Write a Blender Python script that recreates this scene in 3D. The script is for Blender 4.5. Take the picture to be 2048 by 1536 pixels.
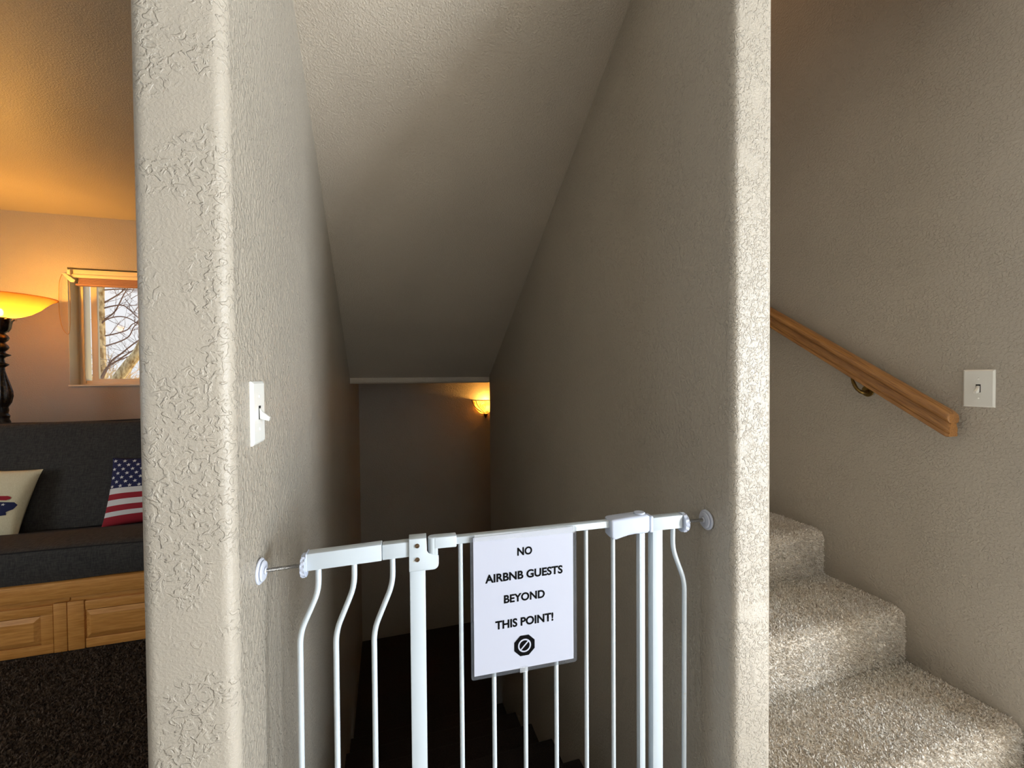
import bpy, bmesh, math, random
import numpy as np
from mathutils import Vector, Matrix
PI = math.pi
S = bpy.context.scene
C = S.collection
for o in list(bpy.data.objects): bpy.data.objects.remove(o)

# ------------------------------------------------------------------ camera
f_px, TH, P, RO = 840.8, .2907, .01728, .00774
F = Vector((math.sin(TH)*math.cos(P), math.cos(TH)*math.cos(P), -math.sin(P)))
Rv = Vector((math.cos(TH), -math.sin(TH), 0)); Uv = Rv.cross(F)
r = Rv*math.cos(RO)-Uv*math.sin(RO); u = Rv*math.sin(RO)+Uv*math.cos(RO)
cam = bpy.data.cameras.new('camera'); co = bpy.data.objects.new('camera', cam); C.objects.link(co)
cam.sensor_width = 36; cam.lens = f_px/2048*36; cam.clip_start = .02; cam.clip_end = 300
co.matrix_world = Matrix(((r.x, u.x, -F.x, 0), (r.y, u.y, -F.y, 0), (r.z, u.z, -F.z, 1.2), (0, 0, 0, 1)))
S.camera = co

# ------------------------------------------------------------------ world, lights, exposure
S.view_settings.view_transform = 'Standard'; S.view_settings.look = 'None'
S.view_settings.gamma = 1; S.view_settings.use_curve_mapping = False
S.view_settings.exposure = 0.0
w = bpy.data.worlds.new('sky'); S.world = w; w.use_nodes = True
nt = w.node_tree; nt.nodes.clear()
wo = nt.nodes.new('ShaderNodeOutputWorld'); bg = nt.nodes.new('ShaderNodeBackground')
tc = nt.nodes.new('ShaderNodeTexCoord'); no = nt.nodes.new('ShaderNodeTexNoise'); cr = nt.nodes.new('ShaderNodeValToRGB')
no.inputs['Scale'].default_value = 3; no.inputs['Detail'].default_value = 5
cr.color_ramp.elements[0].position = .38; cr.color_ramp.elements[0].color = (.52, .74, .98, 1)
cr.color_ramp.elements[1].position = .62; cr.color_ramp.elements[1].color = (.95, .97, 1, 1)
nt.links.new(tc.outputs['Generated'], no.inputs['Vector']); nt.links.new(no.outputs['Fac'], cr.inputs['Fac'])
nt.links.new(cr.outputs['Color'], bg.inputs['Color']); bg.inputs['Strength'].default_value = .98
nt.links.new(bg.outputs[0], wo.inputs['Surface'])

def light(name, kind, loc, energy, col, **kw):
    l = bpy.data.lights.new(name, kind); l.energy = energy; l.color = col
    o = bpy.data.objects.new(name, l); C.objects.link(o); o.location = loc
    for k, v in kw.items(): setattr(l, k, v)
    return o
def aim(o, d): o.rotation_euler = Vector(d).to_track_quat('-Z', 'Y').to_euler()
# low sun from behind right: it falls through the far right glass door onto an unseen entry floor, made pale to bounce it
sun = light('sun', 'SUN', (20, -15, 12), 47.0, (1, .975, .945), angle=.01); aim(sun, (-.8, .6, -.56))
# daylight through the windows of the right wall, the wall behind the camera and the far left wall
a = light('right_window_daylight', 'AREA', (4.1, -2.6, 1.20), 400, (.80, .90, 1.0), shape='RECTANGLE', size=2.0, size_y=1.7); aim(a, (-1, .0, -.02))
a = light('rear_window_daylight', 'AREA', (1.0, -4.4, 1.35), 12, (.95, .97, 1.0), shape='RECTANGLE', size=1.4, size_y=1.5); aim(a, (0, 1, -.02))
light('upstairs_warm_fill', 'POINT', (1.25, 2.6, 4.5), 22, (1, .62, .34), shadow_soft_size=.12)  # unseen fill light, added to warm the upper stair wall
a = light('left_window_daylight', 'AREA', (-4.3, 0.2, 1.45), 34, (.90, .95, 1.0), shape='RECTANGLE', size=1.8, size_y=1.2); aim(a, (1, 0, -.02))

# ------------------------------------------------------------------ materials
def lin(c):
    return tuple(((v/255)/12.92 if v/255 <= .04045 else ((v/255+.055)/1.055)**2.4) for v in c)+(1,)
def mat(name, col, rough=.5, metal=0, **kw):
    m = bpy.data.materials.new(name); m.use_nodes = True
    b = m.node_tree.nodes['Principled BSDF']
    b.inputs['Base Color'].default_value = lin(col); b.inputs['Roughness'].default_value = rough; b.inputs['Metallic'].default_value = metal
    for k, v in kw.items(): b.inputs[k].default_value = v
    return m
def N(m, t, **kw):
    n = m.node_tree.nodes.new(t)
    for k, v in kw.items():
        if k.startswith('_'): setattr(n, k[1:], v)
        else: n.inputs[k].default_value = v
    return n
def L(m, a, b): m.node_tree.links.new(a, b)
def pb(m): return m.node_tree.nodes['Principled BSDF']
def ramp(m, src, p0, p1, c0=(0, 0, 0, 1), c1=(1, 1, 1, 1)):
    n = N(m, 'ShaderNodeValToRGB'); e = n.color_ramp.elements
    e[0].position = p0; e[1].position = p1; e[0].color = c0; e[1].color = c1
    L(m, src, n.inputs['Fac']); return n
def bump(m, src, dist, strength=1.0, prev=None):
    b = N(m, 'ShaderNodeBump', Strength=strength, Distance=dist); L(m, src, b.inputs['Height'])
    if prev: L(m, prev.outputs[0], b.inputs['Normal'])
    L(m, b.outputs[0], pb(m).inputs['Normal']); return b
def mathn(m, op, a, b=None, v=None):
    n = N(m, 'ShaderNodeMath', _operation=op); L(m, a, n.inputs[0])
    if b is not None: L(m, b, n.inputs[1])
    if v is not None: n.inputs[1].default_value = v
    return n
def wallmat(name, col, peel=.0009, knock=0, rough=.42, scale=150, ks=62, mask=(.42, .56)):
    m = mat(name, col, rough)
    t = N(m, 'ShaderNodeTexCoord')
    n1 = N(m, 'ShaderNodeTexNoise', Scale=scale, Detail=3.0, Distortion=.4); L(m, t.outputs['Object'], n1.inputs['Vector'])
    r1 = ramp(m, n1.outputs['Fac'], .40, .66)
    b = bump(m, r1.outputs['Color'], peel, .9)
    if knock:
        n2 = N(m, 'ShaderNodeTexNoise', Scale=ks, Detail=2.5, Distortion=.9); L(m, t.outputs['Object'], n2.inputs['Vector'])
        r2 = ramp(m, n2.outputs['Fac'], .50, .59)
        n3 = N(m, 'ShaderNodeTexNoise', Scale=11, Detail=1.0); L(m, t.outputs['Object'], n3.inputs['Vector'])
        r3 = ramp(m, n3.outputs['Fac'], *mask)
        mu = mathn(m, 'MULTIPLY', r2.outputs['Color'], r3.outputs['Color'])
        bump(m, mu.outputs[0], knock, 1.0, b)
    # faint patchiness of the paint
    n4 = N(m, 'ShaderNodeTexNoise', Scale=2.2, Detail=2.0); L(m, t.outputs['Object'], n4.inputs['Vector'])
    c0 = tuple(v*.95 for v in lin(col)[:3])+(1,); c1 = tuple(min(1, v*1.05) for v in lin(col)[:3])+(1,)
    r4 = ramp(m, n4.outputs['Fac'], .3, .7, c0, c1); L(m, r4.outputs['Color'], pb(m).inputs['Base Color'])
    return m
M = {}
WALL = (171, 161.5, 147)
M['wall'] = wallmat('greige_wall_paint', WALL, peel=.0010, knock=.0003, scale=130, ks=130, mask=(.36, .5))
M['wall_speckle'] = wallmat('greige_orange_peel_paint', WALL, peel=.0022, knock=.0006, scale=105, ks=120, mask=(.36, .5), rough=.36)
M['wall_knock'] = wallmat('greige_knockdown_paint', WALL, peel=.0004, knock=.0011, scale=220, ks=80, mask=(.40, .50))
M['wall_knock_fine'] = wallmat('greige_fine_knockdown_paint', WALL, peel=.0005, knock=.0012, scale=190, ks=110, mask=(.30, .40))
M['soffit'] = wallmat('greige_soffit_paint', (184, 172, 155), peel=.0011, scale=170)
M['ceiling'] = wallmat('greige_ceiling_paint', (184, 174, 157), peel=.0006, scale=170)
M['white_metal'] = mat('white_powder_coat', (200, 209, 216), .32)
mm = M['white_metal']; t = N(mm, 'ShaderNodeTexCoord'); n = N(mm, 'ShaderNodeTexNoise', Scale=90, Detail=3.0); L(mm, t.outputs['Object'], n.inputs['Vector'])
rr = ramp(mm, n.outputs['Fac'], .68, .74, lin((200, 209, 216)), lin((200, 200, 196))); L(mm, rr.outputs['Color'], pb(mm).inputs['Base Color'])
M['white_plastic'] = mat('white_plastic', (192, 199, 216), .35)
M['pad'] = mat('grey_rubber_pad', (196, 200, 212), .5)
M['switch'] = mat('white_switch_plastic', (232, 231, 224), .3)
M['screw'] = mat('brass_screw', (120, 100, 80), .3, 1)
M['dark_hole'] = mat('dark_recess', (20, 18, 16), .7)
M['steel'] = mat('zinc_rod', (150, 146, 140), .28, 1)
mm = M['steel']; t = N(mm, 'ShaderNodeTexCoord'); wv = N(mm, 'ShaderNodeTexWave', Scale=160); L(mm, t.outputs['Object'], wv.inputs['Vector']); bump(mm, wv.outputs['Fac'], .0008, 1)
M['paper'] = mat('white_paper', (188, 191, 206), .55)
M['ink'] = mat('black_ink', (5, 5, 6), .6); pb(M['ink']).inputs['Specular IOR Level'].default_value = .08
def clear(name, tint, fac, rough=.08):
    m = bpy.data.materials.new(name); m.use_nodes = True; nt = m.node_tree; nt.nodes.clear()
    o = nt.nodes.new('ShaderNodeOutputMaterial'); tr = nt.nodes.new('ShaderNodeBsdfTransparent'); gl = nt.nodes.new('ShaderNodeBsdfPrincipled'); mx = nt.nodes.new('ShaderNodeMixShader')
    gl.inputs['Base Color'].default_value = lin(tint); gl.inputs['Roughness'].default_value = rough; mx.inputs[0].default_value = fac
    nt.links.new(tr.outputs[0], mx.inputs[1]); nt.links.new(gl.outputs[0], mx.inputs[2]); nt.links.new(mx.outputs[0], o.inputs[0]); return m
M['pouch'] = clear('clear_laminate', (112, 115, 122), .26, .15)
M['tape'] = clear('clear_tape', (225, 228, 232), .25, .2)
M['glass'] = clear('window_glass', (200, 210, 215), .04, .02)
M['vinyl'] = mat('cream_vinyl', (212, 203, 180), .4)
M['jamb'] = wallmat('cream_reveal_paint', (205, 198, 172), peel=.0006)
M['shade'] = mat('pink_pleated_shade', (150, 112, 98), .8)
M['cord'] = mat('cream_cord', (170, 140, 90), .7)
M['valance'] = mat('cream_valance', (214, 196, 160), .45)
def woodmat(name, c0, c1, rough, axis_scale, scale=9, rot=0):
    m = mat(name, c0, rough); t = N(m, 'ShaderNodeTexCoord'); mp = N(m, 'ShaderNodeMapping'); mp.inputs['Scale'].default_value = axis_scale
    mr = N(m, 'ShaderNodeMapping'); mr.inputs['Rotation'].default_value = (rot, 0, 0); L(m, t.outputs['Object'], mr.inputs['Vector']); L(m, mr.outputs[0], mp.inputs['Vector'])
    n = N(m, 'ShaderNodeTexNoise', Scale=scale, Detail=6.0, Roughness=.6, Distortion=.3); L(m, mp.outputs[0], n.inputs['Vector'])
    rp = ramp(m, n.outputs['Fac'], .35, .65, lin(c0), lin(c1)); L(m, rp.outputs['Color'], pb(m).inputs['Base Color'])
    bump(m, n.outputs['Fac'], .0006, .6); return m
M['maple'] = woodmat('honey_maple', (196, 132, 62), (222, 162, 90), .38, (1.2, 14, 14))
M['oak'] = woodmat('red_oak', (130, 86, 44), (176, 124, 68), .35, (30, 1.6, 30), 8, -math.atan(.655))
M['base_dark'] = woodmat('dark_baseboard', (30, 22, 16), (40, 30, 22), .5, (20, 1, 20))
M['brass'] = mat('antique_brass', (120, 96, 52), .35, 1)
M['bronze'] = mat('dark_bronze', (34, 28, 24), .38, .3)
mm = M['bronze']; t = N(mm, 'ShaderNodeTexCoord'); n = N(mm, 'ShaderNodeTexNoise', Scale=60, Detail=4.0); L(mm, t.outputs['Object'], n.inputs['Vector'])
rr = ramp(mm, n.outputs['Fac'], .5, .72, lin((28, 23, 20)), lin((84, 66, 40))); L(mm, rr.outputs['Color'], pb(mm).inputs['Base Color'])
def fabric(name, c0, c1, sc=500, rough=.9):
    m = mat(name, c0, rough); t = N(m, 'ShaderNodeTexCoord')
    mp1 = N(m, 'ShaderNodeMapping'); mp1.inputs['Scale'].default_value = (.12, 1, 1); L(m, t.outputs['Object'], mp1.inputs['Vector'])
    mp2 = N(m, 'ShaderNodeMapping'); mp2.inputs['Scale'].default_value = (1, .12, .12); L(m, t.outputs['Object'], mp2.inputs['Vector'])
    n1 = N(m, 'ShaderNodeTexNoise', Scale=sc, Detail=2.0); L(m, mp1.outputs[0], n1.inputs['Vector'])
    n2 = N(m, 'ShaderNodeTexNoise', Scale=sc, Detail=2.0); L(m, mp2.outputs[0], n2.inputs['Vector'])
    ad = mathn(m, 'ADD', n1.outputs['Fac'], n2.outputs['Fac']); hf = mathn(m, 'MULTIPLY', ad.outputs[0], v=.5)
    rp = ramp(m, hf.outputs[0], .38, .62, lin(c0), lin(c1)); L(m, rp.outputs['Color'], pb(m).inputs['Base Color'])
    bump(m, hf.outputs[0], .0008, .6); return m
M['linen'] = fabric('charcoal_linen', (40, 39, 39), (66, 64, 61), 320)
M['piping'] = mat('black_piping', (26, 24, 24), .8)
M['cream_cloth'] = fabric('cream_cotton', (222, 212, 178), (236, 228, 198), 700)
M['navy'] = mat('navy_print', (26, 32, 78), .85); M['red'] = mat('red_print', (160, 28, 44), .85); M['white'] = mat('white_print', (226, 226, 224), .85)
def tuftmat(name, cols, rough=.95):
    m = mat(name, cols[0], rough); g = N(m, 'ShaderNodeNewGeometry'); rp = N(m, 'ShaderNodeValToRGB'); e = rp.color_ramp.elements
    e[0].color = lin(cols[0]); e[1].color = lin(cols[-1])
    for i, c in enumerate(cols[1:-1]): q = e.new((i+1)/(len(cols)-1)); q.color = lin(c)
    L(m, g.outputs['Random Per Island'], rp.inputs['Fac'])
    t = N(m, 'ShaderNodeTexCoord'); n = N(m, 'ShaderNodeTexNoise', Scale=7, Detail=3.0); L(m, t.outputs['Object'], n.inputs['Vector'])
    r2 = ramp(m, n.outputs['Fac'], .35, .65, (.90, .87, .83, 1), (1, 1, 1, 1))
    mx = N(m, 'ShaderNodeMix', _data_type='RGBA', _blend_type='MULTIPLY'); mx.inputs[0].default_value = 1
    L(m, rp.outputs['Color'], mx.inputs[6]); L(m, r2.outputs['Color'], mx.inputs[7]); L(m, mx.outputs[2], pb(m).inputs['Base Color'])
    return m
M['carpet'] = tuftmat('beige_carpet_pile', [(184, 172, 156), (242, 235, 226), (254, 251, 246), (218, 208, 194)])
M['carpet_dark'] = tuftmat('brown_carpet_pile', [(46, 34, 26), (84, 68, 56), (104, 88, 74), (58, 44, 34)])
def carpetbase(name, c0, c1):
    m = mat(name, c0, .95); t = N(m, 'ShaderNodeTexCoord'); n = N(m, 'ShaderNodeTexNoise', Scale=230, Detail=3.0); L(m, t.outputs['Object'], n.inputs['Vector'])
    rp = ramp(m, n.outputs['Fac'], .35, .65, lin(c0), lin(c1)); L(m, rp.outputs['Color'], pb(m).inputs['Base Color']); bump(m, n.outputs['Fac'], .004, 1); return m
M['carpet_base'] = carpetbase('beige_carpet_backing', (192, 178, 160), (232, 222, 208))
M['bounce_floor'] = mat('pale_bounce_floor', (204, 201, 195), .5)  # pale so the unseen entry floor reflects sun up to the soffit
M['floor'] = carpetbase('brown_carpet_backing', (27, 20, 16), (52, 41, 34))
M['bark'] = mat('pale_bark', (190, 160, 110), .9)
mm = M['bark']; t = N(mm, 'ShaderNodeTexCoord'); mp = N(mm, 'ShaderNodeMapping'); mp.inputs['Scale'].default_value = (3, 3, 1); L(mm, t.outputs['Object'], mp.inputs['Vector'])
n = N(mm, 'ShaderNodeTexNoise', Scale=9, Detail=6.0); L(mm, mp.outputs[0], n.inputs['Vector'])
rr = ramp(mm, n.outputs['Fac'], .36, .62, lin((168, 132, 84)), lin((252, 232, 186))); L(mm, rr.outputs['Color'], pb(mm).inputs['Base Color']); bump(mm, n.outputs['Fac'], .01, 1)
M['twig'] = mat('brown_twig', (130, 104, 96), .9)
M['drytwig'] = mat('tan_twig', (236, 204, 146), .9)
M['ground'] = carpetbase('dry_grass', (150, 128, 84), (196, 172, 118))

# ------------------------------------------------------------------ mesh helpers
def tag(o, label=None, cat=None, group=None, kind=None):
    if label: o['label'] = label
    if cat: o['category'] = cat
    if group: o['group'] = group
    if kind: o['kind'] = kind
    return o
def thing(name, label, cat, loc=(0, 0, 0), rz=0, group=None):
    o = bpy.data.objects.new(name, None); C.objects.link(o); o.empty_display_size = .05
    o.location = loc; o.rotation_euler = (0, 0, rz); return tag(o, label, cat, group)
def obj(name, bm, m, parent=None, smooth=True, ang=35):
    bmesh.ops.recalc_face_normals(bm, faces=bm.faces)
    me = bpy.data.meshes.new(name); bm.to_mesh(me); bm.free()
    for x in (m if isinstance(m, (list, tuple)) else [m]): me.materials.append(x)
    if smooth:
        me.polygons.foreach_set('use_smooth', [True]*len(me.polygons)); me.set_sharp_from_angle(angle=math.radians(ang))
    o = bpy.data.objects.new(name, me); C.objects.link(o)
    if parent: o.parent = parent
    return o
def box(bm, x0, x1, y0, y1, z0, z1, bev=0, seg=2, mi=0):
    vs = [bm.verts.new((x, y, z)) for x in (x0, x1) for y in (y0, y1) for z in (z0, z1)]
    fs = [bm.faces.new([vs[i] for i in q]) for q in ((0, 1, 3, 2), (4, 6, 7, 5), (0, 4, 5, 1), (2, 3, 7, 6), (0, 2, 6, 4), (1, 5, 7, 3))]
    for fc in fs: fc.material_index = mi
    if bev:
        es = {e for fc in fs for e in fc.edges}
        bmesh.ops.bevel(bm, geom=list(es), offset=bev, segments=seg, profile=.5, affect='EDGES')
    return vs
def bx(*a, **k):
    bm = bmesh.new(); box(bm, *a, **k); return bm
def prism(bm, pts, axis, a0, a1, bev=0, seg=2):
    """polygon pts extruded along axis (0,1,2); pts are the other two coords in order"""
    def v(p, t):
        q = list(p); q.insert(axis, t); return bm.verts.new(q)
    A = [v(p, a0) for p in pts]; B = [v(p, a1) for p in pts]; n = len(pts)
    fs = [bm.faces.new(A), bm.faces.new(B[::-1])]+[bm.faces.new((A[i], B[i], B[(i+1) % n], A[(i+1) % n])) for i in range(n)]
    if bev:
        bmesh.ops.recalc_face_normals(bm, faces=fs)
        es = [e for e in set(fs[0].edges) | set(fs[1].edges)]
        bmesh.ops.bevel(bm, geom=es, offset=bev, segments=seg, profile=.5, affect='EDGES')
def pz(*a, **k):
    bm = bmesh.new(); prism(bm, *a, **k); return bm
def arc(cx, cy, rad, a0, a1, n=8):
    return [(cx+rad*math.cos(math.radians(a0+(a1-a0)*i/n)), cy+rad*math.sin(math.radians(a0+(a1-a0)*i/n))) for i in range(n+1)]
def tube(bm, pts, rad, n=10, cap=True):
    pts = [Vector(p) for p in pts]; rads = rad if isinstance(rad, (list, tuple)) else [rad]*len(pts)
    up = None; rings = []
    for i, p in enumerate(pts):
        d = (pts[min(i+1, len(pts)-1)]-pts[max(i-1, 0)]).normalized()
        if up is None: up = d.orthogonal().normalized()
        up = (up-d*up.dot(d)).normalized(); s = d.cross(up)
        rings.append([bm.verts.new(p+(up*math.cos(2*PI*k/n)+s*math.sin(2*PI*k/n))*rads[i]) for k in range(n)])
    for a_, b_ in zip(rings, rings[1:]):
        for k in range(n): bm.faces.new((a_[k], a_[(k+1) % n], b_[(k+1) % n], b_[k]))
    if cap: bm.faces.new(rings[0][::-1]); bm.faces.new(rings[-1])
def tb(*a, **k):
    bm = bmesh.new(); tube(bm, *a, **k); return bm
def spline(pts, n=8):
    pts = [Vector(p) for p in pts]; out = []
    Q = [pts[0]]+pts+[pts[-1]]
    for i in range(1, len(Q)-2):
        for k in range(n):
            t = k/n; a_, b_, c_, d_ = Q[i-1:i+3]
            out.append(.5*((2*b_)+(c_-a_)*t+(2*a_-5*b_+4*c_-d_)*t*t+(3*b_-a_-3*c_+d_)*t**3))
    out.append(pts[-1]); return out
def bend(pts, rad=.02, n=5):
    """polyline with rounded corners"""
    pts = [Vector(p) for p in pts]; out = [pts[0]]
    for i in range(1, len(pts)-1):
        a_ = (pts[i-1]-pts[i]).normalized(); b_ = (pts[i+1]-pts[i]).normalized()
        p0 = pts[i]+a_*rad; p2 = pts[i]+b_*rad
        for k in range(n+1):
            t = k/n; out.append(p0*(1-t)**2+pts[i]*2*t*(1-t)+p2*t*t)
    out.append(pts[-1]); return out
def lathe(bm, prof, n=32, c=(0, 0, 0), a0=0, a1=360, flute=0, fr=None, cap=True):
    full = abs(a1-a0) >= 360; m_ = n if full else n+1; rings = []
    for i, (rad, z) in enumerate(prof):
        ring = []
        for k in range(m_):
            t = math.radians(a0+(a1-a0)*k/n); q = rad
            if flute and fr and fr[0] <= z <= fr[1]: q = rad*(1+.06*math.cos(flute*t))
            ring.append(bm.verts.new((c[0]+q*math.cos(t), c[1]+q*math.sin(t), c[2]+z)))
        rings.append(ring)
    for a_, b_ in zip(rings, rings[1:]):
        for k in range(n): bm.faces.new((a_[k], a_[(k+1) % m_], b_[(k+1) % m_], b_[k]))
    if full and cap:
        if prof[0][0] > 1e-5: bm.faces.new(rings[0][::-1])
        if prof[-1][0] > 1e-5: bm.faces.new(rings[-1])
def la(*a, **k):
    bm = bmesh.new(); lathe(bm, *a, **k); return bm
def star(bm, fn, cx, cy, rad, rot=0, lift=0):
    c = bm.verts.new(fn(cx, cy)); o_ = []
    for k in range(10):
        t = PI/2+rot+k*PI/5; q = rad if k % 2 == 0 else rad*.42
        o_.append(bm.verts.new(fn(cx+q*math.cos(t), cy+q*math.sin(t))))
    for k in range(10): bm.faces.new((c, o_[k], o_[(k+1) % 10]))

def struct(name, bm, m, label=None, **k):
    o = obj(name, bm, m, **k); o['kind'] = 'structure'
    if label: o['label'] = label
    return o

# ------------------------------------------------------------------ setting
XL, XR, RW = -.231, .720, 1.7555
YF = .755
# left partition: pillar end with bullnose corners, its right face is the stairwell's left wall
rr_ = .022; XO = XL-.127
pts = arc(XO+rr_, YF+rr_, rr_, 180, 270)+arc(XL-rr_, YF+rr_, rr_, 270, 360)+[(XL, 4.0), (XO, 4.0)]
bm = pz(pts, 2, -1.30, 2.44)
wl = struct('wall_partition_left', bm, [M['wall_knock'], M['wall_speckle']], 'greige knockdown-textured wall end and the smooth stairwell wall behind it')
for p_ in wl.data.polygons:
    if p_.normal.x > .98: p_.material_index = 1
# right partition
YR, rb = .733, .018
XP = XR+.110
pts = arc(XR+rb, YR+rb, rb, 180, 270)+arc(XP-rb, YR+rb, rb, 270, 360)+arc(XP-rb, 2.99-rb, rb, 0, 90)+arc(XR+rb, 2.99-rb, rb, 90, 180)
bm = pz(pts, 2, -1.1375, 4.9)
wr = struct('wall_partition_right', bm, [M['wall_knock_fine'], M['wall']], 'greige textured wall end between the two stair flights')
for p_ in wr.data.polygons:
    if abs(p_.normal.x) > .98: p_.material_index = 1
struct('wall_right', bx(RW, RW+.12, .58, 4.15, -1.30, 4.9, bev=.015), M['wall'], 'taupe textured wall beside the carpeted stairs')
struct('wall_back_stairwell', bx(XL, RW, 3.92, 4.15, -1.30, 4.9), M['wall'], 'dark greige wall at the foot of the stairs')
struct('baseboard_right', bx(RW-.014, RW, .585, .705, 0, .15, bev=.003), M['base_dark'])
# living room back wall with window opening
WX0, WX1, WZ0, WZ1 = -2.29, -1.35, 1.160, 2.050
bm = bmesh.new()
box(bm, -4.4, WX0, 4.0, 4.2, -.1, 2.6); box(bm, WX1, XL-.119, 4.0, 4.2, -.1, 2.6)
box(bm, WX0, WX1, 4.0, 4.2, -.1, WZ0); box(bm, WX0, WX1, 4.0, 4.2, WZ1, 2.6)
struct('wall_back_living', bm, M['wall'], 'living room wall glowing orange beside the lamp')
# far left wall and rear wall, each with a window opening
bm = bmesh.new()
box(bm, -4.55, -4.4, -4.5, -.75, -.1, 2.6); box(bm, -4.55, -4.4, 1.15, 4.2, -.1, 2.6); box(bm, -4.55, -4.4, -.75, 1.15, -.1, .8); box(bm, -4.55, -4.4, -.75, 1.15, 2.1, 2.6)
struct('wall_left', bm, M['wall'])
bm = bmesh.new()
box(bm, -4.55, .2, -4.65, -4.5, -.1, 2.6); box(bm, 1.8, 4.35, -4.65, -4.5, -.1, 2.6); box(bm, .2, 1.8, -4.65, -4.5, -.1, .55); box(bm, .2, 1.8, -4.65, -4.5, 2.15, 2.6)
struct('wall_front', bm, M['wall'])
bm = bmesh.new()
box(bm, 4.2, 4.35, -4.5, -3.75, -.1, 2.6); box(bm, 4.2, 4.35, -1.60, .75, -.1, 2.6); box(bm, 4.2, 4.35, -3.75, -1.60, 2.0, 2.6); box(bm, 4.2, 4.35, -3.75, -1.6, -.1, .05)
struct('wall_far_right', bm, M['wall'])
# unseen upper storey of the house, added this tall to shade the trees
bm = bmesh.new()
box(bm, -4.55, 4.35, -4.65, -4.5, 2.6, 7.6); box(bm, -4.55, 4.35, 4.05, 4.2, 2.6, 7.6); box(bm, -4.55, -4.4, -4.5, 4.05, 2.6, 7.6); box(bm, 4.2, 4.35, -4.5, 4.05, 2.6, 7.6); box(bm, -4.9, 4.7, -5.0, 4.5, 7.6, 7.75)
struct('wall_shade_storey', bm, M['wall'])
struct('wall_behind_stairs', bx(RW+.12, 4.2, .60, .75, -.1, 2.6), M['wall'])
# floors
bm = bmesh.new()
box(bm, -4.4, -.36, -4.5, 4.0, -.12, 0); box(bm, XL, XR, .70, .936, -.12, 0)
struct('floor', bm, M['floor'], 'dark brown carpet')
bm = bmesh.new(); box(bm, -.36, 4.2, -4.5, .60, -.12, 0); box(bm, -.36, RW, .60, .70, -.12, 0); box(bm, XR, RW, .70, .936, -.12, -.001)
struct('floor_entry', bm, M['bounce_floor'], 'unseen entry floor behind the camera, made pale to bounce sunlight')
# ceilings
bm = bmesh.new()
box(bm, -4.4, 4.2, -4.5, YR, 2.44, 2.6); box(bm, -4.4, XL, YR, 4.0, 2.44, 2.6); box(bm, XL, XR, YR, 1.0, 2.44, 2.6)
struct('ceiling', bm, M['ceiling'])
sl = .6061
prof = [(.945, 1.1995+sl*(2.99-.945)), (2.99, 1.1995)]+arc(3.006, 1.175, .016, 180, 270, 5)+[(3.91, 1.159), (3.91, 1.44), (3.0, 1.44), (.945, 2.75)]
struct('ceiling_stairwell', pz(prof, 0, XL, XR), M['soffit'], 'sloping underside of the upper stair flight')
struct('ceiling_landing', bx(XR, RW, 3.0, 3.91, 1.159, 1.26), M['ceiling'])
struct('ceiling_upper_shaft', bx(XR, RW+.12, YR-.1, 4.15, 4.9, 5.0), M['ceiling'])
struct('wall_upper_shaft_front', bx(XL, RW+.12, YR-.1, YR+.02, 2.6, 5.0), M['wall'])
struct('wall_under_stairs', bx(XP, RW, 2.85, 2.99, -1.1375, 1.159), M['wall'])
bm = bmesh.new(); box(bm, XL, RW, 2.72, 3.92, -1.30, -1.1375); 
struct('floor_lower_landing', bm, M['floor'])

# ------------------------------------------------------------------ stairs going down
dn = thing('basement_stairs', 'dark brown carpeted stairs descending behind the white gate into darkness', 'stairs', (0, .936, 0))
for k in range(1, 7):
    y1 = .292*k; z = -.1625*k; y0 = y1-.292
    pr = [(y0, z), (y1-.02, z)]+arc(y1-.02, z-.02, .02, 90, 0, 4)[1:]+[(y1, z-.1625), (y1-.3, z-.1625), (y0, z-.0)]
    pr = [(y0, z-.1625), (y0, z)]+arc(y1-.02, z-.02, .02, 90, 0, 4)+[(y1, z-.1625)]
    obj('step', pz(pr, 0, XL+.001, XR-.001), M['floor'], dn)
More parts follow.
